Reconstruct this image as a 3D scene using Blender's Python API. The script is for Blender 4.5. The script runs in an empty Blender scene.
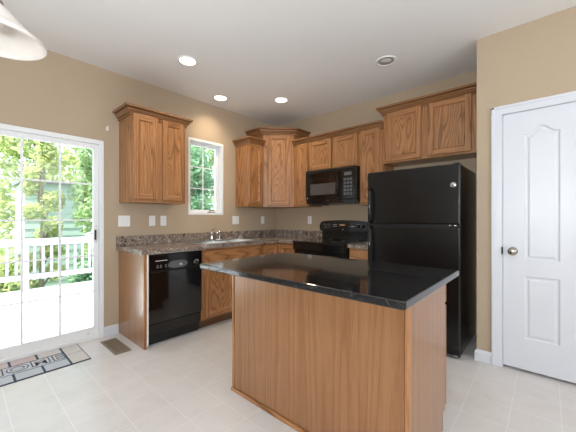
import bpy, bmesh, math, random
from mathutils import Vector, Matrix
random.seed(7)
C = bpy.context.scene.collection
S = bpy.context.scene
PI = math.pi

# ------------------------------------------------------------------ camera
cam_d = bpy.data.cameras.new('camera'); cam = bpy.data.objects.new('camera', cam_d); C.objects.link(cam)
cam.location = (3.392, -3.575, 1.212)
cam.rotation_euler = (math.radians(90), 0, 0.726)
cam_d.sensor_width = 36; cam_d.lens = 294.35/576*36
cam_d.shift_x = 1.3/576; cam_d.shift_y = 1.67/576
cam_d.clip_start = 0.02; cam_d.clip_end = 200
S.camera = cam

# ------------------------------------------------------------------ world, sun, area lights, exposure
S.view_settings.view_transform = 'Standard'; S.view_settings.look = 'None'
S.view_settings.gamma = 1; S.view_settings.use_curve_mapping = False
S.view_settings.exposure = 0.0
w = bpy.data.worlds.new('sky'); S.world = w; w.use_nodes = True
nt = w.node_tree; bg = nt.nodes['Background']
sky = nt.nodes.new('ShaderNodeTexSky'); sky.sky_type = 'NISHITA'; sky.sun_disc = False
sky.sun_elevation = math.radians(55); sky.sun_rotation = math.radians(170); sky.dust_density = 4.0; sky.air_density = 1.0; sky.ozone_density = .6
mixw = nt.nodes.new('ShaderNodeMixRGB'); mixw.inputs[0].default_value = .65
mixw.inputs[2].default_value = (6.1, 7.1, 8.3, 1)
nt.links.new(sky.outputs[0], mixw.inputs[1]); nt.links.new(mixw.outputs[0], bg.inputs[0])
bg.inputs[1].default_value = .5

def light(name, kind, loc, energy, color=(1, 1, 1), target=None, **kw):
    d = bpy.data.lights.new(name, kind); d.energy = energy; d.color = color
    for k, v in kw.items(): setattr(d, k, v)
    o = bpy.data.objects.new(name, d); C.objects.link(o); o.location = loc
    if target is not None:
        o.rotation_euler = (Vector(target)-Vector(loc)).to_track_quat('-Z', 'Y').to_euler()
    return o
light('sun', 'SUN', (-3, -6, 8), 13, (1, .96, .88), (-3.9, -2.2, 0), angle=math.radians(1.5))
# added fill lamps with no source in the room: rear, side, and ceiling bounce
light('rear_fill_light', 'AREA', (3.0, -6.2, 1.5), 4, (.9, .96, 1), (2.2, 0, 1.5), shape='RECTANGLE', size=3.6, size_y=2.0)
light('side_fill_light', 'AREA', (5.6, -2.6, 1.6), 52, (.92, .96, 1), (0.6, -1.9, .8), shape='RECTANGLE', size=2.6, size_y=1.9)
light('ceiling_fill_light', 'AREA', (3.5, -4.7, 1.4), 76, (.9, .96, 1), (2.7, -3.2, 2.7), shape='DISK', size=.6)
light('slider_daylight', 'AREA', (-0.45, -3.48, 1.1), 2, (.84, .93, 1), (3, -3.2, .9), shape='RECTANGLE', size=1.7, size_y=1.8)

# ------------------------------------------------------------------ material helpers
def lin(c):
    return tuple(((x/255)/12.92 if x/255 <= .04045 else ((x/255+.055)/1.055)**2.4) for x in c)+(1,)
class N:
    def __init__(s, name):
        s.m = bpy.data.materials.new(name); s.m.use_nodes = True; s.t = s.m.node_tree
        s.b = s.t.nodes['Principled BSDF']; s.out = s.t.nodes['Material Output']
    def n(s, t, **kw):
        x = s.t.nodes.new(t)
        for k, v in kw.items(): setattr(x, k, v)
        return x
    def link(s, a, b): s.t.links.new(a, b)
    def put(s, sock, v):
        if hasattr(v, 'links'): s.link(v, sock)
        else: sock.default_value = v
    def math(s, op, a, b=0.0, c=0.0):
        x = s.n('ShaderNodeMath', operation=op)
        for i, v in enumerate((a, b, c)): s.put(x.inputs[i], v)
        return x.outputs[0]
    def comb(s, x, y, z):
        q = s.n('ShaderNodeCombineXYZ')
        for i, v in enumerate((x, y, z)): s.put(q.inputs[i], v)
        return q.outputs[0]
    def noise(s, vec, scale=1, detail=2, rough=.5, dist=0):
        q = s.n('ShaderNodeTexNoise'); s.put(q.inputs['Vector'], vec)
        q.inputs['Scale'].default_value = scale; q.inputs['Detail'].default_value = detail
        q.inputs['Roughness'].default_value = rough; q.inputs['Distortion'].default_value = dist
        return q.outputs[0]
    def ramp(s, f, stops):
        q = s.n('ShaderNodeValToRGB'); s.put(q.inputs[0], f); e = q.color_ramp.elements
        while len(e) < len(stops): e.new(.5)
        for x, (p, c) in zip(e, stops): x.position = p; x.color = c
        return q.outputs[0]
    def mix(s, f, a, b, mode='MIX'):
        q = s.n('ShaderNodeMixRGB', blend_type=mode); s.put(q.inputs[0], f); s.put(q.inputs[1], a); s.put(q.inputs[2], b)
        return q.outputs[0]
    def bump(s, h, strength=.2, dist=.002):
        q = s.n('ShaderNodeBump'); s.put(q.inputs['Height'], h); q.inputs['Strength'].default_value = strength; q.inputs['Distance'].default_value = dist
        s.link(q.outputs[0], s.b.inputs['Normal'])
    def objco(s): return s.n('ShaderNodeTexCoord').outputs['Object']
    def sep(s, v):
        q = s.n('ShaderNodeSeparateXYZ'); s.link(v, q.inputs[0]); return q.outputs
    def fin(s, col=None, rough=.5, metal=0, coat=0, spec=.5):
        if col is not None: s.put(s.b.inputs['Base Color'], col)
        s.put(s.b.inputs['Roughness'], rough); s.b.inputs['Metallic'].default_value = metal
        s.b.inputs['Coat Weight'].default_value = coat; s.b.inputs['Coat Roughness'].default_value = .12
        s.b.inputs['Specular IOR Level'].default_value = spec
        return s.m

def plain(name, rgb, rough=.5, metal=0, coat=0, spec=.5, mottling=.03, scale=12):
    k = N(name); f = k.noise(k.objco(), scale, 3)
    c = lin(rgb); d = tuple(x*(1-mottling*2) for x in c[:3])+(1,)
    return k.fin(k.mix(f, c, d), rough, metal, coat, spec)

def oak(name, horizontal=False, veneer=False, tone=1.0, straight=False):
    k = N(name); x, y, z = k.sep(k.objco())
    rnd = k.n('ShaderNodeObjectInfo').outputs['Random']
    off = k.math('MULTIPLY', rnd, 37.0)
    xy = k.math('ADD', x, k.math('MULTIPLY', y, .9))
    ac, al = (z, xy) if horizontal else (xy, z)
    big = k.noise(k.comb(k.math('MULTIPLY', ac, 5.0 if not veneer else 6), off, k.math('MULTIPLY', al, .25 if veneer or straight else .9)), 1, 1.2, .4, .15)
    t = k.math('FRACT', k.math('ADD', k.math('MULTIPLY', big, 24 if not veneer else 9), k.math('MULTIPLY', ac, 12)))
    fine = k.noise(k.comb(k.math('MULTIPLY', ac, 230), off, k.math('MULTIPLY', al, 7)), 1, 2, .6)
    mid = k.noise(k.comb(k.math('MULTIPLY', ac, 40), off, k.math('MULTIPLY', al, 1.5)), 1, 2, .5)
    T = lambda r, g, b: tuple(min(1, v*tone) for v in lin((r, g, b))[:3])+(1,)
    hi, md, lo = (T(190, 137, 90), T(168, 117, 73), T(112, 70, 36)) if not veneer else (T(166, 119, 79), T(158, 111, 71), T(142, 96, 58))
    band = k.ramp(t, [(0, md), (.3, hi), (.72, md), (.9, lo), (1, md)])
    c2 = k.mix(k.math('MULTIPLY', mid, .45), band, md)
    pores = k.ramp(fine, [(.38, (.5, .43, .36, 1)), (.56, (1, 1, 1, 1))])
    c3 = k.mix(.55 if not veneer else .3, c2, pores, 'MULTIPLY')
    k.bump(fine, .12, .001)
    return k.fin(c3, .36 if not veneer else .3, 0, .25 if not veneer else .35, .45)

M = {}
M['oak_panel'] = oak('oak_cathedral'); M['oak'] = oak('oak_vertical', straight=True); M['oak_h'] = oak('oak_horizontal', True, straight=True)
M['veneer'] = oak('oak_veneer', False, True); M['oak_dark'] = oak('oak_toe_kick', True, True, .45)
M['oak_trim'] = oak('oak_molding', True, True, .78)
M['wall'] = plain('tan_paint', (185, 166, 142), .75, mottling=.02, scale=3)
M['ceiling'] = plain('ceiling_paint', (242, 241, 240), .8, mottling=.01, scale=3)
M['white'] = plain('white_gloss_paint', (218, 221, 228), .35, mottling=.01)
M['vinyl'] = plain('white_vinyl', (238, 240, 242), .4, mottling=.01)
M['plate'] = plain('white_plastic', (240, 240, 238), .35, mottling=.01)
M['deck'] = plain('white_deck_paint', (240, 240, 240), .6)
M['rail'] = plain('pale_rail_paint', (172, 172, 184), .6)
M['black'] = plain('black_gloss', (10, 10, 11), .12, 0, .1)
M['black_glass'] = plain('black_glass', (8, 8, 9), .05, 0, .6)
M['black_satin'] = plain('black_satin', (20, 20, 21), .35)
M['grey_panel'] = plain('grey_plastic', (92, 94, 98), .4)
M['print'] = plain('pale_print', (205, 205, 205), .5)
M['grey_metal'] = plain('pale_grey_paint', (178, 176, 172), .4)
M['glass_reflection'] = plain('painted_reflection_grey', (74, 69, 66), .3)  # grey of the reflection painted on the microwave door
M['steel'] = plain('brushed_steel', (205, 205, 203), .28, .9)
M['chrome'] = plain('polished_chrome', (222, 222, 222), .1, 1)
M['nickel'] = plain('satin_nickel', (176, 168, 156), .25, 1)
M['bronze'] = plain('brown_enamel', (140, 124, 104), .45)
M['dark'] = plain('dark_gap', (30, 26, 22), .8)
M['ring'] = plain('grey_ring_print', (130, 130, 128), .5)
M['coil'] = plain('burner_ring', (48, 48, 50), .3)
M['off_lens'] = plain('unlit_lens', (200, 197, 192), .4)
M['bark'] = plain('tree_bark', (150, 140, 124), .9, mottling=.3, scale=20)

def fridge_black():
    k = N('black_textured_enamel'); f = k.noise(k.objco(), 420, 2)
    k.bump(f, .25, .0008)
    return k.fin(lin((13, 13, 14)), .25, 0, .15)
M['fridge'] = fridge_black()
M['fridge_side'] = plain('black_smooth_enamel', (20, 19, 19), .16, 0, .4)

def granite(name, stops, s1, s2, rough, coat=.0):
    k = N(name); co = k.objco()
    a = k.noise(co, s1, 5, .65, .6); b = k.noise(co, s2, 3, .6)
    v = k.n('ShaderNodeTexVoronoi'); k.link(co, v.inputs['Vector']); v.inputs['Scale'].default_value = s2*1.2
    f = k.math('ADD', k.math('MULTIPLY', a, .65), k.math('ADD', k.math('MULTIPLY', b, .25), k.math('MULTIPLY', v.outputs['Distance'], .2)))
    return k.fin(k.ramp(f, stops), rough, 0, coat)
M['laminate'] = granite('brown_stone_laminate', [(.43, lin((52, 42, 37))), (.5, lin((104, 88, 78))), (.545, lin((168, 152, 138))), (.59, lin((88, 72, 63))), (.66, lin((196, 184, 172)))], 17, 60, .2, .2)
M['granite'] = granite('black_granite', [(.42, lin((14, 14, 15))), (.58, lin((30, 30, 31))), (.72, lin((62, 62, 64)))], 60, 300, .045, .3)

def floor_mat():
    k = N('vinyl_tile_floor'); co = k.objco()
    mp = k.n('ShaderNodeMapping'); k.link(co, mp.inputs[0]); mp.inputs['Location'].default_value = (-1.558+.0015, 2.88+.0015, 0)
    br = k.n('ShaderNodeTexBrick', offset=0.0, squash=1.0); k.link(mp.outputs[0], br.inputs['Vector'])
    br.inputs['Scale'].default_value = 1; br.inputs['Brick Width'].default_value = .237; br.inputs['Row Height'].default_value = .237
    br.inputs['Mortar Size'].default_value = .0028; br.inputs['Mortar Smooth'].default_value = .3; br.inputs['Bias'].default_value = 0
    br.inputs['Color1'].default_value = lin((219, 215, 213)); br.inputs['Color2'].default_value = lin((216, 212, 209)); br.inputs['Mortar'].default_value = lin((227, 224, 222))
    a = k.noise(co, 5, 5, .6, .4); b = k.noise(co, 45, 3)
    c = k.mix(.35, br.outputs['Color'], k.ramp(a, [(.3, lin((206, 200, 196))), (.5, lin((222, 218, 216))), (.7, lin((231, 228, 227)))]))
    c = k.mix(k.math('MULTIPLY', b, .15), c, lin((170, 162, 152)))
    q = k.mix(br.outputs['Fac'], c, lin((228, 225, 223)))
    k.bump(k.math('MULTIPLY', br.outputs['Fac'], -1.0), .15, .002)
    return k.fin(q, .3, 0, .1, .4)
M['floor'] = floor_mat()

def glass_mat():
    k = N('window_glass'); tr = k.n('ShaderNodeBsdfTransparent'); gl = k.n('ShaderNodeBsdfGlossy'); gl.inputs['Roughness'].default_value = .02
    fr = k.n('ShaderNodeFresnel'); fr.inputs[0].default_value = 1.45
    tr.inputs[0].default_value = (.97, .985, .975, 1)
    mx = k.n('ShaderNodeMixShader'); k.link(k.math('MULTIPLY', fr.outputs[0], .8), mx.inputs[0]); k.link(tr.outputs[0], mx.inputs[1]); k.link(gl.outputs[0], mx.inputs[2])
    k.link(mx.outputs[0], k.out.inputs[0]); return k.m
M['glass'] = glass_mat()

def leaf_mat(name, a, b):
    k = N(name); f = k.noise(k.objco(), 2.2, 4, .7)
    c = k.ramp(f, [(.35, lin(a)), (.65, lin(b))])
    k.fin(c, .5)
    tl = k.n('ShaderNodeBsdfTranslucent'); k.link(c, tl.inputs[0])
    mx = k.n('ShaderNodeMixShader'); mx.inputs[0].default_value = .45
    k.link(k.b.outputs[0], mx.inputs[1]); k.link(tl.outputs[0], mx.inputs[2]); k.link(mx.outputs[0], k.out.inputs[0])
    return k.m
M['leaf_yellow'] = leaf_mat('yellow_green_leaves', (160, 180, 104), (216, 220, 162))
M['leaf_mid'] = leaf_mat('mid_green_leaves', (120, 154, 102), (182, 204, 150))
M['leaf_dark'] = leaf_mat('deep_green_leaves', (98, 140, 108), (152, 184, 146))
M['lawn'] = plain('lawn_green', (110, 140, 84), .9, mottling=.2, scale=2)
M['siding'] = plain('pale_teal_siding', (176, 198, 188), .7)
M['shed_roof'] = plain('grey_shingle', (120, 128, 130), .8, mottling=.15, scale=30)

def shade_glass():
    k = N('white_alabaster_glass'); f = k.noise(k.objco(), 14, 3)
    c = k.mix(f, lin((250, 247, 244)), lin((240, 234, 228)))
    k.fin(c, .25, 0, .3); tl = k.n('ShaderNodeBsdfTranslucent'); k.link(c, tl.inputs[0])
    mx = k.n('ShaderNodeMixShader'); mx.inputs[0].default_value = .5
    k.link(k.b.outputs[0], mx.inputs[1]); k.link(tl.outputs[0], mx.inputs[2]); k.link(mx.outputs[0], k.out.inputs[0]); return k.m
M['shade'] = shade_glass()
def emis(name, rgb, s):
    k = N(name); k.fin(lin(rgb), .4); k.b.inputs['Emission Color'].default_value = lin(rgb); k.b.inputs['Emission Strength'].default_value = s; return k.m
M['lamp_on'] = emis('lit_lamp_lens', (255, 236, 205), 6)
M['clock'] = emis('clock_with_tan_reflection', (176, 128, 92), .3)  # clock face; its tan glow also paints in a warm reflection

# ------------------------------------------------------------------ mesh helpers
class MB:
    def __init__(s): s.v = []; s.f = []; s.mi = []; s.sm = []
    def add(s, vs, fs, m=0, smooth=False):
        o = len(s.v); s.v += [tuple(x) for x in vs]
        for f in fs: s.f.append([i+o for i in f]); s.mi.append(m); s.sm.append(smooth)
        return s
    def box(s, x0, x1, y0, y1, z0, z1, m=0):
        v = [(x, y, z) for z in (z0, z1) for y in (y0, y1) for x in (x0, x1)]
        return s.add(v, [(0, 2, 3, 1), (4, 5, 7, 6), (0, 1, 5, 4), (2, 6, 7, 3), (0, 4, 6, 2), (1, 3, 7, 5)], m)
    def prism(s, pts, vec, m=0, smooth=False):
        n = len(pts); a = [Vector(p) for p in pts]; b = [p+Vector(vec) for p in a]
        nrm = Vector((0, 0, 0))
        for i in range(n): nrm += a[i].cross(a[(i+1) % n])
        fl = nrm.dot(Vector(vec)) > 0
        s.add(a+b, [list(range(n))[::-1] if fl else list(range(n)), list(range(n, 2*n)) if fl else list(range(n, 2*n))[::-1]], m)
        fs = [(i, (i+1) % n, n+(i+1) % n, n+i) for i in range(n)]
        if not fl: fs = [f[::-1] for f in fs]
        return s.add(a+b, fs, m, smooth)
    def lathe(s, prof, c=(0, 0, 0), axis='z', n=24, m=0, smooth=True, arc=None):
        c = Vector(c); vs = []; fs = []
        for r, h in prof:
            for i in range(n):
                a = 2*PI*i/n; p = (r*math.cos(a), r*math.sin(a))
                q = {'z': (p[0], p[1], h), 'x': (h, p[0], p[1]), 'y': (p[1], h, p[0])}[axis]
                vs.append(c+Vector(q))
        k = len(prof)
        for j in range(k-1):
            for i in range(n):
                fs.append((j*n+i, j*n+(i+1) % n, (j+1)*n+(i+1) % n, (j+1)*n+i))
        return s.add(vs, fs, m, smooth)
    def disc(s, r, c, axis='z', n=24, m=0, up=1):
        c = Vector(c); vs = []
        for i in range(n):
            a = 2*PI*i/n*up; p = (r*math.cos(a), r*math.sin(a))
            q = {'z': (p[0], p[1], 0), 'x': (0, p[0], p[1]), 'y': (p[1], 0, p[0])}[axis]
            vs.append(c+Vector(q))
        return s.add(vs, [list(range(n))], m)
    def tube(s, path, r, n=10, m=0, caps=True):
        P = [Vector(p) for p in path]; vs = []; fs = []
        rs = r if isinstance(r, (list, tuple)) else [r]*len(P)
        up = Vector((0, 0, 1))
        for i, p in enumerate(P):
            t = (P[min(i+1, len(P)-1)]-P[max(i-1, 0)]).normalized()
            a = t.cross(up) if abs(t.dot(up)) < .95 else t.cross(Vector((1, 0, 0)))
            a.normalize(); b = a.cross(t)
            for j in range(n):
                q = 2*PI*j/n; vs.append(p+(a*math.cos(q)+b*math.sin(q))*rs[i])
        for i in range(len(P)-1):
            for j in range(n): fs.append((i*n+j, (i+1)*n+j, (i+1)*n+(j+1) % n, i*n+(j+1) % n))
        s.add(vs, fs, m, True)
        if caps:
            s.add(vs[:n], [list(range(n))], m); s.add(vs[-n:], [list(range(n))[::-1]], m)
        return s
    def sweep(s, path, prof, m=0):
        # path: 2D polyline, outward is to the right of travel; prof: (out, z)
        P = [Vector(p) for p in path]; vs = []; k = len(prof); fs = []
        def nr(a, b): d = (b-a).normalized(); return Vector((d.y, -d.x))
        for i, p in enumerate(P):
            if i == 0: q = nr(P[0], P[1])
            elif i == len(P)-1: q = nr(P[-2], P[-1])
            else:
                a, b = nr(P[i-1], p), nr(p, P[i+1]); q = (a+b)/(1+a.dot(b))
            for o, z in prof: vs.append((p.x+q.x*o, p.y+q.y*o, z))
        for i in range(len(P)-1):
            for j in range(k): fs.append((i*k+j, i*k+(j+1) % k, (i+1)*k+(j+1) % k, (i+1)*k+j))
        fs.append(list(range(k))[::-1]); fs.append([(len(P)-1)*k+j for j in range(k)])
        return s.add(vs, fs, m)
    def build(s, name, mats, parent=None, bevel=0, seg=2, fix=True):
        me = bpy.data.meshes.new(name); me.from_pydata(s.v, [], s.f)
        if not isinstance(mats, (list, tuple)): mats = [mats]
        for x in mats: me.materials.append(M[x] if isinstance(x, str) else x)
        me.polygons.foreach_set('material_index', s.mi); me.polygons.foreach_set('use_smooth', s.sm)
        if fix:
            bm = bmesh.new(); bm.from_mesh(me); bmesh.ops.remove_doubles(bm, verts=bm.verts, dist=1e-5)
            bmesh.ops.recalc_face_normals(bm, faces=bm.faces); bm.to_mesh(me); bm.free()
        me.update()
        o = bpy.data.objects.new(name, me); C.objects.link(o)
        if parent: o.parent = parent
        if bevel:
            b = o.modifiers.new('bevel', 'BEVEL'); b.width = bevel; b.segments = seg; b.limit_method = 'ANGLE'; b.angle_limit = math.radians(40)
        return o
def tag(o, label=None, cat=None, group=None, kind=None):
    for k, v in (('label', label), ('category', cat), ('group', group), ('kind', kind)):
        if v: o[k] = v
    return o
def thing(name, label, cat, loc=(0, 0, 0), rz=0, group=None):
    o = bpy.data.objects.new(name, None); C.objects.link(o); o.location = loc; o.rotation_euler = (0, 0, rz); o.empty_display_size = .1
    return tag(o, label, cat, group)
def copy_tree(o, parent=None):
    c = o.copy(); C.objects.link(c)
    if parent: c.parent = parent
    for ch in list(o.children): copy_tree(ch, c)
    return c
def struct(mb, name, mats, **kw):
    o = mb.build(name, mats, **kw); o['kind'] = 'structure'; return o
def sroot(name):
    o = bpy.data.objects.new(name, None); C.objects.link(o); o['kind'] = 'structure'; return o

# ------------------------------------------------------------------ room shell
H = 2.731; YP = -.621; XA = 2.937; XR = 5.8; YR = -6.4
SL0, SL1, SLT = -4.40, -2.569, 1.99          # sliding door opening
W0, W1, WZ0, WZ1 = -1.623, -1.089, 1.25, 2.232
struct(MB().box(-.14, XR+.1, YR-.1, .1, -.12, 0), 'floor', 'floor')
struct(MB().box(-.14, XR+.1, YR-.1, .1, H, H+.12), 'ceiling', 'ceiling')
wl = MB()
wl.box(-.14, 0, YR, SL0, 0, H).box(-.14, 0, SL0, SL1, SLT, H).box(-.14, 0, SL1, W0, 0, H)
wl.box(-.14, 0, W0, W1, 0, WZ0).box(-.14, 0, W0, W1, WZ1, H).box(-.14, 0, W1, .1, 0, H)
struct(wl, 'wall_left', 'wall')
struct(MB().box(0, XR+.1, 0, .1, 0, H), 'wall_back', 'wall')
D0, DZ = 3.119, 2.046                        # pantry door
struct(MB().box(XA, XA+.1, YP, .1, 0, H).box(XA+.1, D0-.012, YP, YP+.11, 0, H).box(D0-.012, D0+.762+.012, YP, YP+.11, DZ+.01, H).box(D0+.774, XR, YP, YP+.11, 0, H), 'wall_pantry', 'wall')
struct(MB().box(XR, XR+.1, YR, YP+.11, 0, H), 'wall_right', 'wall')
struct(MB().box(-.14, XR+.1, YR-.1, YR, 0, H), 'wall_rear', 'wall')
BB = [(0, 0), (.014, 0), (.014, .07), (.008, .088), (.004, .095), (0, .095)]
struct(MB().sweep([(0.0, -2.432), (0.0, SL1+.001)][::-1], [(o, z) for o, z in BB]), 'baseboard_left', 'white')
struct(MB().sweep([(XA, -.02), (XA, YP), (3.046, YP)], BB), 'baseboard_pantry', 'white')
struct(MB().sweep([(0, YR), (0, SL0)], BB), 'baseboard_rear', 'white')

# pantry door casing and door
cs = MB()
prof = [(0, 0), (0, -.012), (.012, -.02), (.05, -.014), (.062, -.01), (.062, 0)]
def casing(b, x0, x1, zt, w_=.066):
    for xa, xb in ((x0-w_, x0), (x1, x1+w_)):
        b.box(xa, xb, YP-.016, YP, 0, zt)
        b.box(xa+(.0 if xa < x0 else w_-.02), xa+(.02 if xa < x0 else w_), YP-.022, YP-.016, 0, zt+w_-.001)
    b.box(x0-w_, x1+w_, YP-.016, YP, zt, zt+w_)
    b.box(x0-w_, x1+w_, YP-.022, YP-.016, zt+w_-.02, zt+w_)
casing(cs, D0-.009, D0+.762+.009, DZ+.004)
# jambs
cs.box(D0-.012, D0-.003, YP, YP+.1, 0, DZ).box(D0+.765, D0+.774, YP, YP+.1, 0, DZ).box(D0-.012, D0+.774, YP, YP+.1, DZ+.002, DZ+.01)
struct(cs, 'trim_1', 'white', bevel=.003)
def panel_door():
    r = sroot('door_2'); tag(r, 'white four-panel pantry door with arched upper panels and nickel knob', None)
    yf = YP+.004
    xa, xb, za, zb = D0, D0+.762, .022, DZ
    b = MB()
    cols = ((3.252, 3.46), (3.54, 3.748))
    n = 16
    def loop(x0, x1, z0, z1, arch, ins):
        pts = [(x0+ins, z0+ins), (x1-ins, z0+ins)]
        zs = z1-ins
        for i in range(n+1):
            u = i/n; x = x1-ins+(x0-x1+2*ins)*u
            t = abs(2*u-1)
            k = 0 if t > .86 else .5+.5*math.cos(PI*t/.86)
            pts.append((x, zs+arch*k))
        return pts
    slabs = []
    panels = []
    for x0, x1 in cols:
        panels.append((x0, x1, .263, .755, 0)); panels.append((x0, x1, .882, 1.866, .055))
    # slab back
    b.box(xa, xb, yf+.012, yf+.036, za, zb)
    # front skin made as strips with holes
    xs = [xa, cols[0][0], cols[0][1], cols[1][0], cols[1][1], xb]
    for i in (0, 2, 4): b.box(xs[i], xs[i+1], yf, yf+.012, za, zb)
    for x0, x1 in cols:
        b.box(x0, x1, yf, yf+.012, za, .263).box(x0, x1, yf, yf+.012, .755, .882)
        L = loop(x0, x1, .882, 1.866, .055, 0)[2:]
        for i in range(len(L)-1):
            (p, q), (p2, q2) = L[i], L[i+1]
            b.prism([(p, yf, q), (p2, yf, q2), (p2, yf, zb), (p, yf, zb)], (0, .012, 0))
    slab = b.build('slab', 'white', r)
    for x0, x1, z0, z1, ar in panels:
        q = MB()
        rings = [(0, yf), (.010, yf+.008), (.022, yf+.008), (.034, yf+.002)]
        R = [[(x, y, z) for x, z in loop(x0, x1, z0, z1, ar, ins)] for ins, y in rings]
        k = len(R[0])
        for a in range(3):
            q.add(R[a]+R[a+1], [(i, (i+1) % k, k+(i+1) % k, k+i) for i in range(k)])
        q.add(R[3], [list(range(k))])
        q.build('door_panel', 'white', r)
    kx, kz = 3.183, .946
    q = MB().lathe([(0, 0), (.032, 0), (.032, -.006), (.026, -.012), (.012, -.016), (.011, -.034), (.02, -.042), (.029, -.052), (.03, -.06), (.024, -.07), (.01, -.074), (0, -.074)], (kx, yf, kz), 'y')
    q.build('door_knob', 'nickel', r)
    MB().box(D0-.008, D0-.001, YP-.0235, YP-.001, kz-.028, kz+.028).build('latch_plate', 'dark', r)
    return r
panel_door()

# sliding glass door
def slider():
    r = sroot('door_1'); tag(r, 'white sliding glass door with grid bars opening onto the deck')
    f = MB()
    f.box(-.13, .012, SL1-.04, SL1, 0, SLT).box(-.13, .012, SL0, SL0+.04, 0, SLT)
    f.box(-.13, .012, SL0+.04, SL1-.04, SLT-.04, SLT).box(-.13, .012, SL0+.04, SL1-.04, 0, .03)
    f.build('door_frame', 'vinyl', r, bevel=.004)
    def sash(y0, y1, xf):
        b = MB(); st = .045; t = .035
        b.box(xf-t, xf, y0, y0+st, .03, SLT-.04).box(xf-t, xf, y1-st, y1, .03, SLT-.04)
        b.box(xf-t, xf, y0+st, y1-st, .03, .115).box(xf-t, xf, y0+st, y1-st, SLT-.085, SLT-.04)
        o = b.build('sash', 'vinyl', r, bevel=.003)
        MB().box(xf-.02, xf-.016, y0+st, y1-st, .115, SLT-.085).build('pane', 'glass', o)
        g = MB(); ya, yb = y0+st, y1-st; za, zb = .115, SLT-.085
        for i in (1, 2):
            y = ya+(yb-ya)*i/3; g.box(xf-.015, xf-.009, y-.009, y+.009, za, zb)
        for i in (1, 2, 3, 4):
            z = za+(zb-za)*i/5; g.box(xf-.0145, xf-.0095, ya, yb, z-.007, z+.007)
        g.build('grid_bars', 'vinyl', o)
        return o
    o = sash(-3.505, SL1-.04, -.015)
    h = MB().box(-.015, .004, SL1-.078, SL1-.064, .99, 1.09); h.build('door_latch', 'black_satin', r, bevel=.002)
    for z in (1.13, .975): MB().lathe([(0, .006), (.006, .006), (.007, 0)], (-.015, SL1-.062, z), 'x', 10).build('latch_screw', 'steel', r)
    MB().lathe([(0, .006), (.006, .006), (.007, 0)], (-.015, -2.70, .065), 'x', 10).build('foot_lock', 'steel', r)
    sash(SL0+.04, -3.46, -.06)
slider()

def kitchen_window():
    r = sroot('window_1'); tag(r, 'small white casement window with grid above the sink')
    f = MB(); a = .028
    f.box(-.14, .004, W0, W0+a, WZ0, WZ1).box(-.14, .004, W1-a, W1, WZ0, WZ1)
    f.box(-.14, .004, W0+a, W1-a, WZ0, WZ0+a).box(-.14, .004, W0+a, W1-a, WZ1-a, WZ1)
    f.build('window_frame', 'vinyl', r, bevel=.003)
    b = MB(); st = .04; y0, y1, z0, z1 = W0+a, W1-a, WZ0+a, WZ1-a; xf = -.075; t = .04
    b.box(xf-t, xf, y0, y0+st, z0, z1).box(xf-t, xf, y1-st, y1, z0, z1).box(xf-t, xf, y0+st, y1-st, z0, z0+st).box(xf-t, xf, y0+st, y1-st, z1-st, z1)
    o = b.build('sash', 'vinyl', r, bevel=.003)
    ya, yb, za, zb = y0+st, y1-st, z0+st, z1-st
    MB().box(xf-.024, xf-.02, ya, yb, za, zb).build('pane', 'glass', o)
    g = MB(); ym = (ya+yb)/2
    g.box(xf-.019, xf-.012, ym-.008, ym+.008, za, zb)
    for i in (1, 2):
        z = za+(zb-za)*i/3; g.box(xf-.0185, xf-.0125, ya, yb, z-.007, z+.007)
    g.build('grid_bars', 'vinyl', o)
    c = MB().box(-.07, -.005, -1.30, -1.215, z0, z0+.012); c.tube([(-.04, -1.29, z0+.012), (-.035, -1.285, z0+.03), (-.03, -1.22, z0+.034)], .006)
    c.build('crank_handle', 'bronze', r)
kitchen_window()

# ------------------------------------------------------------------ cabinets (local frame: x along the wall, front faces -y, z up)
def cab_door(parent, x0, x1, z0, z1, yb, name='door', flat=False, fw=.055):
    t = .02; yb = yb-.003; y0 = yb-t
    b = MB()
    b.box(x0, x0+fw, y0, yb, z0, z1, 0).box(x1-fw, x1, y0, yb, z0, z1, 0)
    b.box(x0+fw, x1-fw, y0, yb, z0, z0+fw, 1).box(x0+fw, x1-fw, y0, yb, z1-fw, z1, 1)
    o = b.build(name, ['oak', 'oak_h'], parent, bevel=.0035)
    a, c, d, e = x0+fw, x1-fw, z0+fw, z1-fw; q = .009
    p = MB(); ya, yc = y0+.002, y0+.013
    p.add([(a, ya, d), (c, ya, d), (c, ya, e), (a, ya, e), (a+q, yc, d+q), (c-q, yc, d+q), (c-q, yc, e-q), (a+q, yc, e-q)],
          [(0, 1, 5, 4), (1, 2, 6, 5), (2, 3, 7, 6), (3, 0, 4, 7), (4, 5, 6, 7)])
    p.build('door_panel', 'oak_panel', o)
    return o
def drawer_front(parent, x0, x1, z0, z1, yb, name='drawer_front'):
    return MB().box(x0, x1, yb-.023, yb-.003, z0, z1).build(name, 'oak_h', parent, bevel=.005)
CR = [(0, 0), (.014, 0), (.014, .013), (.007, .015), (.007, .019), (.02, .022), (.028, .034), (.042, .048), (.044, .056), (.034, .059), (.034, .065), (.058, .067), (.064, .071), (.064, .09), (0, .09)]
def crown(parent, path, z):
    return MB().sweep(path, [(o, z+h) for o, h in CR]).build('crown_molding', 'oak_trim', parent)
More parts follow.
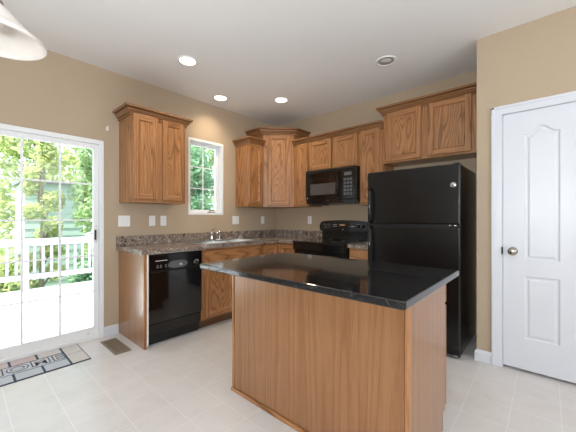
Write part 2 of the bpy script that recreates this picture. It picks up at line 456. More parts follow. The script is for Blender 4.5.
def upper(label, w_, z0, z1, loc, rz, doors, d=.305, cz=None, left=False, right=False, group='oak wall cabinets', fill=0, dz=None):
    r = thing('wall_cabinet', label, 'cabinet', loc, rz)
    r['group'] = group
    b = MB(); h = z1-z0
    b.box(0, w_, -d+.019, -.001, .0, h)                                   # box
    b.build('carcass', 'oak', r, bevel=.001)
    f = MB(); s_ = .038
    xs = [0]+[x for dd in doors for x in dd]+[w_]
    f.box(0, xs[1]+.012, -d, -d+.019, 0, h)
    for i in range(len(doors)-1): f.box(doors[i][1]-.012, doors[i+1][0]+.012, -d, -d+.019, 0, h)
    f.box(doors[-1][1]-.012, w_, -d, -d+.019, 0, h)
    f.box(0, w_, -d-.0002, -d+.019, 0, s_, 1).box(0, w_, -d-.0002, -d+.019, h-s_, h, 1)
    f.build('face_frame', ['oak', 'oak_h'], r)
    za, zb = dz or (.026, h-.036)
    for a, c in doors: cab_door(r, a, c, za, zb, -d)
    if cz:
        path = [(0, -d), (w_, -d)]
        if left: path = [(0, -.002)]+path
        if right: path = path+[(w_, -.002)]
        crown(r, path, cz-z0-.09)
    return r
Z0 = 1.368
RA = math.radians(90)
upper('oak two-door wall cabinet between the sliding door and the sink window', .586, Z0, 2.30, (0, -2.424, Z0), RA, [(.018, .265), (.318, .568)], cz=2.322, left=True, right=True, dz=(.03, .885))
upper('narrow single-door oak wall cabinet right of the sink window', .258, Z0, 2.30, (0, -.871, Z0), RA, [(.027, .222)], cz=2.322, left=True, dz=(.026, .86))
upper('narrow single-door oak wall cabinet between corner cabinet and microwave', .274, Z0, 2.30, (.632, 0, Z0), 0, [(.07, .258)], cz=2.322, dz=(.026, .88))
upper('short two-door oak wall cabinet directly above the microwave', .772, 1.843, 2.30, (.908, 0, 1.843), 0, [(.014, .366), (.402, .744)], cz=2.322, dz=(.018, .405))
upper('narrow single-door oak wall cabinet between microwave and refrigerator', .293, Z0, 2.30, (1.6815, 0, Z0), 0, [(.012, .256)], cz=2.322, right=False, dz=(.026, .885))
upper('raised two-door oak wall cabinet above the black refrigerator', .945, 1.83, 2.45, (1.977, 0, 1.83), 0, [(.045, .42), (.482, .872)], cz=2.47, left=True, dz=(.02, .565))
# diagonal corner cabinet
def corner_cab():
    r = thing('corner_wall_cabinet', 'taller diagonal corner oak wall cabinet with one door', 'cabinet', (0.001, -.001, Z0))
    h = 2.48-Z0
    fp = [(0, 0), (0, -.608), (.305, -.608), (.624, -.289), (.624, 0)]
    MB().prism([(x, y, 0) for x, y in fp], (0, 0, h)).build('carcass', 'oak', r)
    crown(r, [(0, -.63), (.289, -.63), (.64, -.279), (.64, 0)], h-.065)
    d = cab_door(r, .062, .386, .03, 1.035, 0)
    d.location = (.305, -.608, 0); d.rotation_euler = (0, 0, math.radians(45))
    f = MB().box(.004, .06, -.003, -.0005, 0, h-.062).box(.378, .447, -.003, -.0005, 0, h-.062).box(.06, .378, -.003, -.0005, 0, .04, 1).box(.06, .378, -.003, -.0005, h-.1, h-.062, 1)
    f = f.build('face_frame', ['oak', 'oak_h'], r); f.location = d.location; f.rotation_euler = d.rotation_euler
corner_cab()

# ------------------------------------------------------------------ base cabinets
def base_box(b, x0, x1, d=.59):
    b.box(x0, x1, -d, -.001, .105, .872)
YE = -2.428
# end panel
MBe = MB().prism([(0.001, YE, 0), (.612, YE, 0), (.612, YE, .872), (.001, YE, .872)], (0, .019, 0))
t = thing('end_panel', 'oak end panel closing the counter run left of the dishwasher', 'cabinet panel', (0, 0, 0))
MBe.build('panel', 'veneer', t, bevel=.0015)
MB().box(.612, .63, YE, YE+.024, 0, .872).build('front_stile', 'oak', t, bevel=.002)
# sink base
def sink_base():
    r = thing('sink_base_cabinet', 'oak base cabinet under the sink, right of the dishwasher', 'cabinet', (0, -1.822, 0), RA)
    w_ = .905
    b = MB().box(0, w_, -.59, -.002, .105, .70); b.box(0, .018, -.59, -.002, .70, .872).box(w_-.018, w_, -.59, -.002, .70, .872); b.build('carcass', 'oak', r)
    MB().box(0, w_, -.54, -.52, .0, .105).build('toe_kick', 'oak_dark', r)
    f = MB().box(0, .05, -.61, -.59, .105, .872).box(w_-.05, w_, -.61, -.59, .105, .872).box(w_/2-.03, w_/2+.03, -.61, -.59, .105, .70)
    f.box(.05, w_-.05, -.61, -.59, .105, .15, 1).box(.05, w_-.05, -.61, -.59, .69, .73, 1).box(.05, w_-.05, -.61, -.59, .84, .872, 1)
    f.build('face_frame', ['oak', 'oak_h'], r)
    drawer_front(r, .035, w_-.035, .715, .85, -.61, 'false_front')
    cab_door(r, .035, w_/2-.018, .13, .70, -.61); cab_door(r, w_/2+.018, w_-.035, .13, .70, -.61)
sink_base()
def corner_base():
    r = thing('corner_base_cabinet', 'oak corner base cabinet between sink cabinet and range', 'cabinet', (0, 0, 0))
    e = .912
    L = [(.002, -.002), (.002, -e), (.59, -e), (.59, -.59), (e, -.59), (e, -.002)]
    MB().prism([(x, y, .105) for x, y in L], (0, 0, .767)).build('carcass', 'oak', r)
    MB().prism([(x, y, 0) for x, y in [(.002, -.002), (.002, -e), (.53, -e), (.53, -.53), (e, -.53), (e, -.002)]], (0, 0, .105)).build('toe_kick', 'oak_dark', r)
    d = cab_door(r, .02, .30, .13, .85, 0); d.location = (.59, -e, 0); d.rotation_euler = (0, 0, RA)
    d = cab_door(r, .02, .30, .13, .85, 0); d.location = (.59, -.59, 0)
corner_base()
def right_base():
    r = thing('base_cabinet', 'narrow oak base cabinet between range and refrigerator', 'cabinet', (1.708, 0, 0))
    w_ = .29
    MB().box(0, w_, -.59, -.002, .105, .872).build('carcass', 'oak', r)
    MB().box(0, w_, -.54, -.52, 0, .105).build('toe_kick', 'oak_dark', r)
    f = MB().box(0, .03, -.61, -.59, .105, .872).box(w_-.03, w_, -.61, -.59, .105, .872).box(.03, w_-.03, -.61, -.59, .105, .15, 1).box(.03, w_-.03, -.61, -.59, .69, .73, 1).box(.03, w_-.03, -.61, -.59, .84, .872, 1)
    f.build('face_frame', ['oak', 'oak_h'], r)
    drawer_front(r, .02, w_-.02, .715, .85, -.61); cab_door(r, .02, w_-.02, .13, .70, -.61)
right_base()

# ------------------------------------------------------------------ countertops
CT0, CT1 = .874, .914
SK = (.085, .575, -1.775, -.935)             # sink cut-out x0 x1 y0 y1
ct = thing('countertop', 'brown stone-look laminate L-shaped countertop with sink cut-out', 'countertop')
b = MB(); ye = -2.455
b.box(.001, .65, ye, SK[2], CT0, CT1).box(.001, SK[0], SK[2], SK[3], CT0, CT1).box(SK[1], .65, SK[2], SK[3], CT0, CT1)
b.box(.001, .65, SK[3], -.65, CT0, CT1).box(.001, .928, -.65, -.001, CT0, CT1)
b.build('worktop', 'laminate', ct)
MB().box(.001, .02, ye, -.001, CT1, 1.016).box(.02, .928, -.02, -.001, CT1, 1.016).build('backsplash', 'laminate', ct, bevel=.002)
ct = thing('countertop', 'short brown laminate countertop between range and refrigerator', 'countertop')
MB().box(1.706, 2.0, -.65, -.001, CT0, CT1).build('worktop', 'laminate', ct)
MB().box(1.706, 2.0, -.02, -.001, CT1, 1.016).build('backsplash', 'laminate', ct, bevel=.002)

# sink
def sink():
    r = thing('kitchen_sink', 'double-bowl stainless drop-in sink in the brown counter below the window', 'sink', (0, 0, 0))
    x0, x1, y0, y1 = SK; z = CT1
    b = MB(); ym = (y0+y1)/2; lip = .018
    bx0, bx1 = x0+.075, x1-.03
    bowls = [(y0+.03, ym-.02), (ym+.02, y1-.03)]
    zt = z+.006
    # deck strips
    b.box(x0-lip, bx0, y0-lip, y1+lip, z+.0005, zt).box(bx1, x1+lip, y0-lip, y1+lip, z+.0005, zt)
    b.box(bx0, bx1, y0-lip, bowls[0][0], z+.0005, zt).box(bx0, bx1, bowls[0][1], bowls[1][0], z-.01, zt).box(bx0, bx1, bowls[1][1], y1+lip, z+.0005, zt)
    b.build('rim', 'steel', r, bevel=.002)
    for a, c in bowls:
        q = MB(); d = .17; i = .02
        T = [(bx0, a, zt), (bx1, a, zt), (bx1, c, zt), (bx0, c, zt)]; B = [(bx0+i, a+i, zt-d), (bx1-i, a+i, zt-d), (bx1-i, c-i, zt-d), (bx0+i, c-i, zt-d)]
        q.add(T+B, [(0, 4, 5, 1), (1, 5, 6, 2), (2, 6, 7, 3), (3, 7, 4, 0), (4, 7, 6, 5)])
        bo = q.build('bowl', 'steel', r, fix=False)
        MB().lathe([(0, .004), (.03, .004), (.042, .001)], ((bx0+bx1)/2, (a+c)/2, zt-d), 'z', 20).build('drain', 'chrome', bo)
sink()
def faucet():
    r = thing('kitchen_faucet', 'chrome single-lever faucet with spout on the sink rim', 'faucet', (.115, -1.355, CT1+.0065))
    b = MB(); pts = [(.022*math.cos(a), .11*math.sin(a), 0) for a in [2*PI*i/28 for i in range(28)]]
    b.prism(pts, (0, 0, .012)); b.build('base_plate', 'chrome', r, bevel=.003)
    MB().lathe([(.03, .012), (.027, .03), (.024, .07), (.026, .085), (.024, .1), (.012, .108), (0, .11)]).build('body', 'chrome', r)
    MB().tube([(.01, 0, .06), (.04, -.004, .09), (.08, -.008, .105), (.12, -.012, .1), (.135, -.014, .085)], [.014, .013, .012, .011, .012]).build('spout', 'chrome', r)
    MB().tube([(0, 0, .105), (-.004, .005, .135), (.02, .02, .165)], [.011, .008, .009]).build('lever', 'chrome', r)
    s_ = thing('side_sprayer', 'small chrome side sprayer standing right of the faucet', 'sprayer', (.115, -1.235, CT1+.0065))
    MB().lathe([(.022, 0), (.022, .008), (.015, .02), (.013, .05)]).build('holder', 'chrome', s_)
    MB().lathe([(.0125, .05), (.016, .075), (.015, .1), (.018, .115), (.012, .122), (0, .122)]).build('spray_head', 'chrome', s_)
faucet()

# ------------------------------------------------------------------ dishwasher (faces +x)
def dishwasher():
    r = thing('dishwasher', 'black built-in dishwasher under the counter beside the end panel', 'dishwasher', (0, -2.4035, 0), RA)
    w_ = .5775
    MB().box(.012, w_-.004, -.585, -.03, .02, .868).build('tub', 'black_satin', r)
    MB().box(.0, .0125, -.637, -.56, .02, .871).build('side_trim', 'plate', r)
    MB().box(.0125, w_-.004, -.634, -.60, .8665, .872).build('top_trim', 'steel', r)
    MB().box(.014, w_-.004, -.632, -.585, .215, .70).build('door', 'black_glass', r, bevel=.006)
    cp = MB().box(.014, w_-.004, -.64, -.585, .703, .866).build('control_panel', 'black', r, bevel=.008)
    n = 28
    pts = []
    for i in range(n):
        a = 2*PI*i/n; pts.append((.30+.072*math.cos(a)+(.03 if math.cos(a) > 0 else -.03), -.641, .755+.036*math.sin(a)))
    MB().prism(pts, (0, -.004, 0)).build('dial_surround', 'grey_panel', cp, bevel=.002)
    MB().lathe([(.0, -.022), (.012, -.022), (.013, 0)], (.325, -.645, .752), 'y', 20).build('dial', 'steel', cp)
    for i in range(4): MB().box(.082+.032*i+(.018 if i > 1 else 0), .106+.032*i+(.018 if i > 1 else 0), -.645, -.639, .735, .752).build('button', 'black_satin', cp, bevel=.001)
    mark = lambda *q: MB().box(*q).build('printed_mark', 'print', cp)
    for i in range(4):
        x = .086+.032*i+(.018 if i > 1 else 0); mark(x, x+.016, -.6458, -.6448, .741, .744)
        mark(x, x+.016, -.6412, -.6402, .758, .761)
    mark(.075, .19, -.6412, -.6402, .80, .806)
    for i in range(7): 
        a = PI*(.15+.9*i/6); mark(.505+.026*math.cos(a)-.005, .505+.026*math.cos(a)+.005, -.6412, -.6402, .748+.026*math.sin(a)-.002, .748+.026*math.sin(a)+.002)
    MB().lathe([(0, -.014), (.017, -.014), (.02, 0)], (.505, -.641, .742), 'y', 20).build('vent_knob', 'black_satin', cp)
    MB().box(.014, w_-.004, -.612, -.585, .105, .205).build('lower_panel', 'black', r, bevel=.004)
    MB().box(.03, w_-.004, -.565, -.545, .004, .1).build('kick_plate', 'black_satin', r)
dishwasher()

# ------------------------------------------------------------------ range
def kitchen_range():
    r = thing('electric_range', 'black freestanding electric range with curved control backguard', 'range', (.934, 0, 0))
    w_ = .76
    MB().box(.002, w_-.002, -.62, -.02, .02, .895).build('body', 'black_satin', r)
    ctp = MB().box(-.004, w_, -.695, -.02, .896, .916).build('cooktop', 'black_glass', r, bevel=.006)
    for x, y, q in ((.2, -.5, .1), (.56, -.5, .08), (.2, -.22, .08), (.56, -.22, .1)):
        MB().lathe([(q-.006, .0), (q-.006, .0012), (q, .0012), (q, 0)], (x, y, .916), 'z', 36).build('burner_ring', 'coil', ctp)
    # backguard: curved top outline
    n = 24; top = []
    for i in range(n+1):
        u = i/n; x = .004+(w_-.008)*u; t_ = abs(2*u-1)
        top.append((x, 1.178-.022*t_**2-(.03*max(0, (t_-.9)/.1)**2)))
    neck = MB().box(.03, w_-.03, -.075, -.02, .917, 1.02).build('backguard_neck', 'black', r, bevel=.004)
    pts = [(top[0][0]-.01, -.09, 1.10), (top[0][0], -.09, 1.035), (.06, -.09, 1.01), (w_-.06, -.09, 1.01), (top[-1][0], -.09, 1.035), (top[-1][0]+.01, -.09, 1.10)]+[(x, -.09, z) for x, z in top[::-1]]
    bgd = MB().prism(pts, (0, .07, 0)).build('backguard', 'black', r, bevel=.006)
    for x in (.075, .145, .615, .685):
        k = MB().lathe([(0, -.026), (.017, -.026), (.02, -.004), (.027, -.003), (.027, 0)], (x, -.0905, 1.095), 'y', 20).build('knob', 'black', bgd)
        MB().lathe([(.0275, -.001), (.0325, -.0014), (.0325, 0)], (x, -.0905, 1.095), 'y', 24).build('dial_ring', 'ring', k)
    MB().box(.30, .46, -.0925, -.0895, 1.085, 1.135).build('display', 'black_glass', bgd)
    MB().box(.335, .41, -.0935, -.0924, 1.105, 1.122).build('clock', 'clock', bgd)
    mark = lambda *q: MB().box(*q).build('printed_mark', 'print', bgd)
    for i in range(4): mark(.225+.017*i, .236+.017*i, -.0915, -.0904, 1.09, 1.096); mark(.48+.02*i, .492+.02*i, -.0915, -.0904, 1.09, 1.096); mark(.225+.017*i, .236+.017*i, -.0915, -.0904, 1.115, 1.121)
    MB().lathe([(0, -.002), (.008, -.002), (.0085, 0)], (.38, -.0905, 1.05), 'y', 20).build('badge', 'print', bgd)
    d = MB().box(.004, w_-.004, -.66, -.62, .24, .80).build('oven_door', 'black', r, bevel=.006)
    MB().box(.12, w_-.12, -.6625, -.6595, .33, .62).build('oven_window', 'black_glass', d, bevel=.001)
    MB().tube([(.06, -.658, .755), (.065, -.70, .757), (.12, -.708, .758), (w_-.12, -.708, .758), (w_-.065, -.70, .757), (w_-.06, -.658, .755)], .012).build('door_handle', 'black', d)
    MB().box(.002, w_-.002, -.688, -.62, .805, .893).build('front_panel', 'black', r, bevel=.004)
    MB().box(.004, w_-.004, -.655, -.62, .06, .23).build('drawer', 'black', r, bevel=.006)
    MB().box(.03, w_-.03, -.58, -.1, 0, .02).build('base', 'black_satin', r)
kitchen_range()

# ------------------------------------------------------------------ microwave
def microwave():
    r = thing('microwave_oven', 'black over-the-range microwave hung below the short oak cabinet', 'microwave', (.925, 0, 1.395))
    w_, h = .754, .441
    MB().box(.002, w_-.002, -.375, -.002, 0, h).build('case', 'black_satin', r, bevel=.003)
    d = MB().box(0, .545, -.41, -.376, .045, h-.03).build('door', 'black', r, bevel=.006)
    MB().box(.05, .47, -.4125, -.409, .11, h-.1).build('door_window', 'black_glass', d, bevel=.001)
    MB().box(.085, .475, -.4135, -.4124, .115, .26).build('painted_reflection', 'glass_reflection', d)  # flat grey patch painting in a reflection on the door glass
    MB().tube([(.52, -.41, .09), (.522, -.44, .11), (.524, -.446, .2), (.522, -.44, .35), (.52, -.41, .37)], .011).build('door_handle', 'black', d)
    c = MB().box(.548, w_, -.41, -.376, .045, h-.03).build('control_panel', 'black', r, bevel=.006)
    MB().box(.60, .70, -.4115, -.4095, .335, .375).build('display', 'grey_panel', c)
    for i in range(5):
        for j in range(3): MB().box(.592+.042*j, .624+.042*j, -.4125, -.4095, .095+.044*i, .125+.044*i).build('key', 'grey_panel', c, bevel=.001)
    g = MB().box(0, w_, -.41, -.376, h-.028, h)
    g.build('vent_grille', 'black_satin', r, bevel=.003)
    MB().box(.01, w_-.01, -.405, -.376, .0, .042).build('bottom_trim', 'black', r, bevel=.003)
    MB().box(.06, .24, -.36, -.2, -.012, 0).build('filter_cover', 'black_satin', r)
    MB().lathe([(0, -.0015), (.008, -.0015), (.008, 0)], (.03, -.4105, .075), 'y', 14).build('badge', 'print', d)
microwave()

# ------------------------------------------------------------------ refrigerator
def fridge():
    r = thing('refrigerator', 'tall black top-freezer refrigerator beside the pantry wall', 'refrigerator', (2.003, 0, 0))
    w_, h = .838, 1.668
    MB().box(.005, w_-.003, -.69, -.03, .03, h).build('cabinet_body', 'fridge_side', r, bevel=.006)
    d1 = MB().box(0, w_, -.76, -.697, 1.153, h+.004).build('freezer_door', 'fridge', r, bevel=.012, seg=3)
    d2 = MB().box(0, w_, -.76, -.697, .095, 1.132).build('fridge_door', 'fridge', r, bevel=.012, seg=3)
    MB().box(.01, w_-.01, -.745, -.69, 1.13, 1.155).build('mullion_strip', 'black_satin', r)
    def handle(z0, z1, flip, p):
        x = .045
        pts = [(x, -.758, z0), (x, -.80, z0+.03), (x, -.812, (z0+z1)/2), (x, -.80, z1-.03), (x, -.758, z1)]
        MB().tube(pts, [.017, .015, .014, .015, .017], 12).build('handle', 'black', p)
    handle(1.165, 1.50, 0, d1); handle(.70, 1.118, 1, d2)
    bd = MB().lathe([(0, -.004), (.021, -.004), (.024, -.002), (.024, 0)], (.785, -.7605, 1.49), 'y', 28).build('round_badge', 'chrome', d1)
    q = MB().lathe([(.016, -.0048), (.019, -.0048), (.019, -.004)], (.785, -.7605, 1.49), 'y', 28)
    for sx in (-1, 1):
        pts = [(.785+sx*.005+.005*math.cos(a), -.7652, 1.49+.007*math.sin(a)) for a in [PI*(.1+1.6*i/10) for i in range(11)]]
        q.tube(pts, .0012, 6)
    q.build('badge_script', 'grey_panel', bd)
    for x in (.755, .80): MB().lathe([(0, -.004), (.0065, -.004), (.0075, 0)], (x, -.746, 1.143), 'y', 14).build('hinge_screw', 'chrome', r)
    MB().box(w_-.055, w_-.012, -.74, -.67, h+.0045, h+.014).build('hinge_cap', 'black_satin', r, bevel=.004)
    g = MB().box(.01, w_-.01, -.735, -.69, .02, .088)
    for i in range(5): g.box(.05, w_-.05, -.739, -.735, .028+.012*i, .034+.012*i)
    g.build('kick_grille', 'black_satin', r)
    MB().box(w_-.12, w_-.02, -.7385, -.7365, .026, .032).build('kick_label', 'print', r)
    for x in (.06, w_-.06):
        for y in (-.66, -.08): MB().lathe([(0, 0), (.018, 0), (.018, .03), (0, .03)], (x, y, 0), 'z', 12).build('foot', 'black_satin', r)
fridge()

# ------------------------------------------------------------------ island
def island():
    bx0, bx1, y0, y1 = 1.722, 2.944, -2.27, -1.684
    r = thing('kitchen_island', 'freestanding oak kitchen island base in the middle of the floor', 'kitchen island', ((bx0+bx1)/2, (y0+y1)/2, 0))
    ox, oy = (bx0+bx1)/2, (y0+y1)/2; X0, X1, Y0, Y1 = bx0-ox, bx1-ox, y0-oy, y1-oy
    MB().box(X0+.02, X1-.02, Y0+.012, Y1-.02, .1, .8815).box(X0+.02, X1-.02, Y0+.012, Y1-.06, 0, .1).build('carcass', 'oak_dark', r)
    MB().box(X0+.022, X1-.022, Y0, Y0+.011, 0, .8815).build('front_panel', 'veneer', r)
    for x in (X0, X1-.019):
        MB().prism([(x, Y0+.022, 0), (x, Y1-.045, 0), (x, Y1-.045, .1), (x, Y1, .1), (x, Y1, .8815), (x, Y0+.022, .8815)], (.019, 0, 0)).build('side_panel', 'veneer', r)
    for x in (X0-.002, X1-.02):
        MB().box(x, x+.022, Y0-.005, Y0+.022, 0, .8815).build('corner_trim', 'oak', r, bevel=.003)
    MB().sweep([(X0-.002, Y1-.05), (X0-.002, Y0-.005), (X1+.002, Y0-.005)][1:], [(0, 0), (.012, 0), (.011, .008), (.005, .018), (0, .02)]).build('shoe_molding', 'oak_h', r)
    W_ = X1-X0
    f = MB().box(X0+.019, X0+.06, Y1-.019, Y1, .1, .8815).box(X1-.06, X1-.019, Y1-.019, Y1, .1, .8815).box(-.025, .025, Y1-.019, Y1, .1, .8815)
    f.box(X0+.06, X1-.06, Y1-.0185, Y1+.0005, .1, .14, 1).box(X0+.06, X1-.06, Y1-.0185, Y1+.0005, .69, .73, 1).box(X0+.06, X1-.06, Y1-.0185, Y1+.0005, .84, .8815, 1)
    f.build('face_frame', ['oak', 'oak_h'], r)
    for a in range(2):
        # back faces +y: rotate half a turn
        c0 = -W_/2+.001+a*(W_/2); c1 = c0+W_/2-.002-.014*(1-a if False else 0)
        dr = drawer_front(r, c0, c1, .715, .85, 0); dr.location = (0, Y1+.013, 0); dr.rotation_euler = (0, 0, PI)
        m_ = (c0+c1)/2
        for q0, q1 in ((c0, m_-.004), (m_+.004, c1)):
            d = cab_door(r, q0, q1, .115, .70, 0); d.location = (0, Y1+.013, 0); d.rotation_euler = (0, 0, PI)
    # stone top: a thing of its own
    tx0, tx1, ty0, ty1 = 1.698, 3.016, -2.524, -1.672
    def rr_(x0, x1, y0, y1, R):
        o = []
        for cx, cy, a0 in ((x1-R, y1-R, 0), (x0+R, y1-R, 90), (x0+R, y0+R, 180), (x1-R, y0+R, 270)):
            for i in range(7): a = math.radians(a0+15*i); o.append((cx+R*math.cos(a), cy+R*math.sin(a)))
        return o
    tp = MB().prism([(x-ox, y-oy, 0) for x, y in rr_(tx0, tx1, ty0, ty1, .014)], (0, 0, .032)).build('island_countertop', 'granite', None, bevel=.006, seg=3)
    tp.location = (ox, oy, .882)
    tag(tp, 'polished black granite slab lying on the oak island', 'countertop')
island()

# ------------------------------------------------------------------ wall plates
def wall_plate(label, kind, gangs, wpos, cz):
    wd = .072+.046*(gangs-1); h = .118
    r = thing('outlet' if kind[0] == 'o' else 'light_switch', label, 'outlet' if kind[0] == 'o' else 'light switch', *wpos)
    r['group'] = 'white wall plates above the counter'
    MB().box(-wd/2, wd/2, -.006, 0, -h/2, h/2).build('cover_plate', 'plate', r, bevel=.003)
    for g in range(gangs):
        x = (g-(gangs-1)/2)*.046
        if kind[g] == 'o':
            o = MB().box(x-.017, x+.017, -.0085, -.006, -.034, .034).build('receptacle', 'plate', r, bevel=.003)
            for z in (-.018, .018):
                for q in (-.006, .006): MB().box(x+q-.0012, x+q+.0012, -.0088, -.0084, z-.004, z+.006).build('slot', 'dark', o)
        else:
            MB().prism([(x-.017, -.006, -.034), (x-.017, -.012, -.034), (x-.017, -.007, .034), (x-.017, -.006, .034)], (.034, 0, 0)).build('rocker', 'plate', r, bevel=.001)
zc = 1.176
wall_plate('white double switch plate between sliding door and counter end', 'ss', 2, ((0, -2.374, zc), RA), zc)
wall_plate('left white single plate of the close pair under the two-door cabinet', 's', 1, ((0, -2.077, zc), RA), zc)
wall_plate('right white single plate of the close pair under the two-door cabinet', 'o', 1, ((0, -1.945, zc), RA), zc)
wall_plate('white double plate on the left wall right of the faucet and window', 'so', 2, ((0, -.872, zc), RA), zc)
wall_plate('white single plate on the left wall close to the corner', 'o', 1, ((0, -.332, zc), RA), zc)
wall_plate('white single plate on the back wall left of the range', 'o', 1, ((.688, 0, zc), 0), zc)

# wall hook by the sliding door
r = thing('wall_hook', 'tiny white hook on the tan wall above the sliding door corner', 'hook', (0, -2.533, 2.13), RA)
MB().box(-.012, .012, -.004, 0, -.02, .022).build('back_plate', 'plate', r, bevel=.002)
MB().tube([(0, -.004, .004), (0, -.02, -.004), (0, -.03, .004), (0, -.032, .016)], .004).build('hook_arm', 'plate', r)

# ------------------------------------------------------------------ ceiling lights
def downlight(label, x, y, on, energy=26):
    r = thing('recessed_light', label, 'ceiling light', (x, y, H)); r['group'] = 'recessed ceiling lights'
    MB().lathe([(.098, 0), (.098, -.005), (.09, -.008), (.078, -.006), (.074, 0)], n=36).build('trim_ring', 'plate', r)
    if on:
        MB().lathe([(.074, -.001), (.06, -.004), (0, -.006)], n=32).build('lens', 'lamp_on', r)
        light('downlight_lamp', 'SPOT', (x, y, H-.02), energy, (1, .83, .6), (x, y, 0), spot_size=math.radians(140), spot_blend=.8, shadow_soft_size=.07)
    else:
        MB().lathe([(.074, -.001), (.066, -.004), (.05, -.002)], n=32).build('gimbal', 'grey_metal', r)
        MB().lathe([(.05, -.002), (.04, -.01), (0, -.016)], n=32).build('lens', 'off_lens', r)
downlight('lit recessed ceiling light nearest the pendant, above the dishwasher aisle', .78, -2.08, True)
downlight('lit recessed ceiling light closest to the window wall, above the sink', .283, -1.338, True)
downlight('lit recessed ceiling light in front of the corner cabinet', .815, -.78, True)
downlight('unlit recessed ceiling light above the refrigerator side', 2.218, -.80, False)

# pendant
def pendant():
    r = thing('pendant_light', 'white glass bell pendant shade hanging in from the upper left', 'pendant light', (1.84, -3.48, 1.88))
    pf = [(.153, 0), (.157, .005), (.152, .013), (.134, .028), (.112, .046), (.09, .068), (.068, .094), (.045, .118), (.03, .13), (.026, .14)]
    pi = [(a-.009, b+.003) for a, b in pf[::-1]]; pi[-1] = (.146, .001)
    MB().lathe(pf+pi[1:]+[(.153, 0)], n=56).build('lamp_shade', 'shade', r)
    MB().lathe([(0, .132), (.028, .132), (.029, .137), (.026, .15), (.02, .165), (.014, .2), (.008, .21), (0, .21)], n=24).build('socket', 'nickel', r)
    MB().tube([(0, 0, .205), (0, 0, H-1.88-.02)], .005).build('rod', 'nickel', r)
    MB().lathe([(0, -.03), (.02, -.03), (.06, -.012), (.065, 0), (0, 0)], (0, 0, H-1.88), 'z', 28).build('canopy', 'nickel', r)
    MB().lathe([(0, .035), (.018, .04), (.028, .06), (.026, .08), (.014, .105), (.013, .128)], n=20).build('bulb', 'plate', r)
pendant()

# ------------------------------------------------------------------ floor register and door mat
r = thing('floor_register', 'brown metal floor vent register on the tiles by the end panel', 'floor vent', (.342, -2.572, 0))
MB().box(-.2, .2, -.07, -.052, 0, .006).box(-.2, .2, .052, .07, 0, .006).box(-.2, -.172, -.052, .052, 0, .006).box(.172, .2, -.052, .052, 0, .006).build('frame', 'bronze', r, bevel=.002)
q = MB().box(-.172, .172, -.052, .052, 0, .001, 1)
for i in range(24):
    x = -.165+i*.0143; q.box(x, x+.006, -.052, .052, .001, .0045)
q.box(-.172, .172, -.003, .003, .001, .005)
q.build('louvers', ['bronze', 'dark'], r)

M['mat_dark'] = plain('mat_slate_outline', (62, 70, 84), .9)
M['mat_grey'] = plain('mat_grey_brick', (196, 201, 206), .9, mottling=.1, scale=60)
M['mat_pink'] = plain('mat_rose_brick', (214, 197, 195), .9, mottling=.1, scale=60)
M['mat_tan'] = plain('mat_cream_brick', (218, 211, 206), .9, mottling=.1, scale=60)
def text_mesh(body, size, offset, depth):
    cu = bpy.data.curves.new('letters', 'FONT'); cu.body = body; cu.size = size; cu.offset = offset; cu.extrude = depth; cu.align_x = 'CENTER'; cu.align_y = 'CENTER'; cu.space_character = 1.12
    o = bpy.data.objects.new('letters', cu); C.objects.link(o)
    bpy.context.view_layer.update()
    me = bpy.data.meshes.new_from_object(o.evaluated_get(bpy.context.evaluated_depsgraph_get()))
    bpy.data.objects.remove(o); return me
def mat():
    r = thing('doormat', 'brick-patterned doormat reading HOME in front of the sliding door', 'doormat', (.24, -3.194, 0))
    # local x runs along +world y (text direction), local y points to the wall
    b = MB(); L = .395; Wd = .222
    b.box(-L, L, -Wd, Wd, 0, .006).build('mat_base', 'mat_dark', r, bevel=.002)
    cols = [-L, -.259, -.086, .087, .259, L]; k = MB()
    g = .008
    pick = {('t', 1): 1, ('t', 2): 1, ('t', 3): 2, ('t', 4): 2, ('b', 4): 2}
    for i in range(5):
        x0, x1 = cols[i]+g, cols[i+1]-g
        if i in (0, 4):
            k.box(x0, x1, .012, Wd-.006, .0055, .008, 2); k.box(x0, x1, -Wd+.012, .003, .0055, .008, 2)
        else:
            k.box(x0, x1, .098, Wd-.006, .0055, .008, pick.get(('t', i), 0)); k.box(x0, x1, -Wd+.012, -.082, .0055, .008, 0)
    k.box(-.251, .251, -.068, .086, .0055, .007, 0)
    k.build('brick_pattern', ['mat_grey', 'mat_pink', 'mat_tan'], r)
    for nm, off, z, mt, mats in (('letter_outline', .007, .0075, 'mat_dark', 0), ('lettering', -.001, .0083, 'mat_tan', 0)):
        me = text_mesh('HOME', .165, off, .0006); me.materials.clear(); me.materials.append(M[mt])
        o = bpy.data.objects.new(nm, me); C.objects.link(o); o.parent = r; o.location = (0, .008, z)
    r.rotation_euler = (0, 0, RA)
mat()

# ------------------------------------------------------------------ outside: deck, railing, trees
GZ = -2.2
struct(MB().box(-3.85, -.145, -9, 3, -.16, -.12), 'deck', 'deck')
struct(MB().box(-60, -.15, -50, 50, GZ-.1, GZ), 'ground', 'lawn')
def railing():
    r = thing('deck_railing', 'white wooden railing along the edge of the deck', 'railing', (-3.72, 0, -.12))
    MB().box(-.07, .07, -9, 3, .90, .94).box(-.02, .02, -9, 3, .81, .9).build('top_rail', 'rail', r)
    MB().box(-.02, .02, -9, 3, .20, .29).build('bottom_rail', 'rail', r)
    m0 = None; POSTS = (-4.70, -2.72, -.74, 1.24)
    y = -5.606
    while y < 1.6:
        if min(abs(y-q) for q in POSTS) < .07: y += .1255; continue
        if m0 is None:
            m0 = MB().box(-.055, -.02, -.022, .022, .18, .9); o = m0.build('baluster', 'rail', r); first = o
        else:
            o = first.copy(); C.objects.link(o); o.parent = r
        o.location = (0, y, 0); y += .1255
    for y in POSTS:
        MB().box(-.04, .04, y-.04, y+.04, -.1, .9).build('post', 'rail', r)
railing()

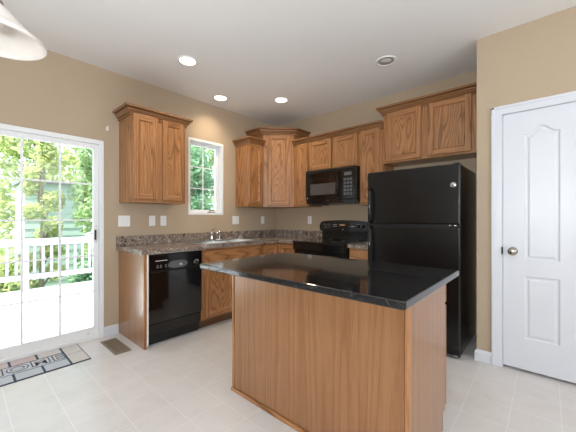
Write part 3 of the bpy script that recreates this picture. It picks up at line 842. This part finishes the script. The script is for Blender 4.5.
def leaf_cloud(blobs, n, size, seed):
    rnd = random.Random(seed); b = MB(); tot = sum(x[3]**2 for x in blobs)
    vs, fs = [], []
    for bx, by, bz, br in blobs:
        for _ in range(int(n*br*br/tot)):
            u = Vector((rnd.gauss(0, 1), rnd.gauss(0, 1), rnd.gauss(0, 1))).normalized()*br*rnd.uniform(.45, 1.0)
            p = Vector((bx, by, bz))+u
            a = Vector((rnd.gauss(0, 1), rnd.gauss(0, 1), rnd.gauss(0, .7))).normalized(); c = a.cross(Vector((rnd.gauss(0, 1), rnd.gauss(0, 1), rnd.gauss(0, 1)))).normalized()
            s_ = size*rnd.uniform(.6, 1.3); nn = a.cross(c)*s_*.15
            o = len(vs)
            vs += [p-a*s_, p-c*s_*.42+nn, p+a*s_, p+c*s_*.42+nn]; fs.append((o, o+1, o+2, o+3))
    b.add(vs, fs, 0); return b
def tree(label, x, y, h, rad, mt, seed, n=3500, size=.13, low=.15, cat='tree', name='leafy_tree'):
    rnd = random.Random(seed)
    r = thing(name, label, cat, (x, y, GZ)); r['group'] = 'trees and shrubs beyond the deck'
    bl = []
    for i in range(15):
        t_ = low+(1-low)*(i+.5)/15; prof_ = math.sin(PI*min(1, .22+.78*t_)**1.0)*.75+.25
        a = rnd.uniform(0, 2*PI); q = rad*prof_*.6
        bl.append((q*math.cos(a), q*math.sin(a), h*t_, rad*rnd.uniform(.4, .62)))
    tr = MB().tube([(0, 0, 0), (.05, .03, h*.35), (-.03, .05, h*.65), (0, 0, h*.92)], [.06+.02*rad, .05+.015*rad, .035, .012], 8)
    for bb in bl[::2]:
        tr.tube([(0, 0, bb[2]*.75), (bb[0]*.5, bb[1]*.5, bb[2]*.9), bb[:3]], [.035, .025, .01], 6)
    tr.build('trunk', 'bark', r)
    leaf_cloud(bl, n, size, seed+100).build('foliage', mt, r, fix=False)
tree('yellow-green tree behind the railing at the left edge of the glass door', -7.3, -4.15, 6.2, 1.1, 'leaf_yellow', 1, 8000, .1)
tree('mid-green tree behind the right-hand panes of the glass door', -6.9, -.3, 6.6, 1.1, 'leaf_mid', 3, 8000, .095)
tree('tall pale tree far behind the teal outbuilding', -15.5, -1.0, 9.5, 2.7, 'leaf_yellow', 4, 5000, .2)
tree('slender mid-green tree standing in front of the teal outbuilding', -7.5, -1.95, 6.2, .58, 'leaf_yellow', 14, 4200, .085)
tree('deep green bush low behind the deck balusters on the right', -5.2, -1.35, 2.3, .62, 'leaf_dark', 5, 4000, .08, .05, 'shrub', 'shrub')
tree('yellow-green bush low behind the balusters at the far left', -5.2, -2.95, 2.4, .62, 'leaf_yellow', 6, 4000, .08, .05, 'shrub', 'shrub')
tree('deep green tree close outside the small sink window', -7.4, 2.7, 6.0, 1.2, 'leaf_dark', 8, 8000, .1)
tree('bright green tree behind, in the upper half of the sink window', -11.5, 5.4, 8.2, 1.9, 'leaf_mid', 9, 5000, .17)
tree('light green bush at the bottom of the sink window view', -4.9, 1.5, 3.3, .6, 'leaf_mid', 10, 4000, .08, .05, 'shrub', 'shrub')
def shed():
    r = thing('shed', 'pale teal outbuilding half hidden by trees beyond the deck', 'shed', (-10.2, -1.25, GZ))
    b = MB(); n = 18; hh = 2.36-GZ
    b.box(-1.0, 1.0, -.85, .75, 0, hh)
    for i in range(n): b.prism([(1.0, -.85, hh*i/n), (1.02, -.85, hh*i/n), (1.004, -.85, hh*(i+1)/n-.005), (1.0, -.85, hh*(i+1)/n-.005)], (0, 1.6, 0))
    b.build('wall', 'siding', r)
    MB().prism([(1.15, -.95, hh), (1.15, -.95, hh+.06), (-1.1, -.95, hh+.12), (-1.1, -.95, hh)], (0, 1.8, 0)).build('roof', 'shed_roof', r)
shed()
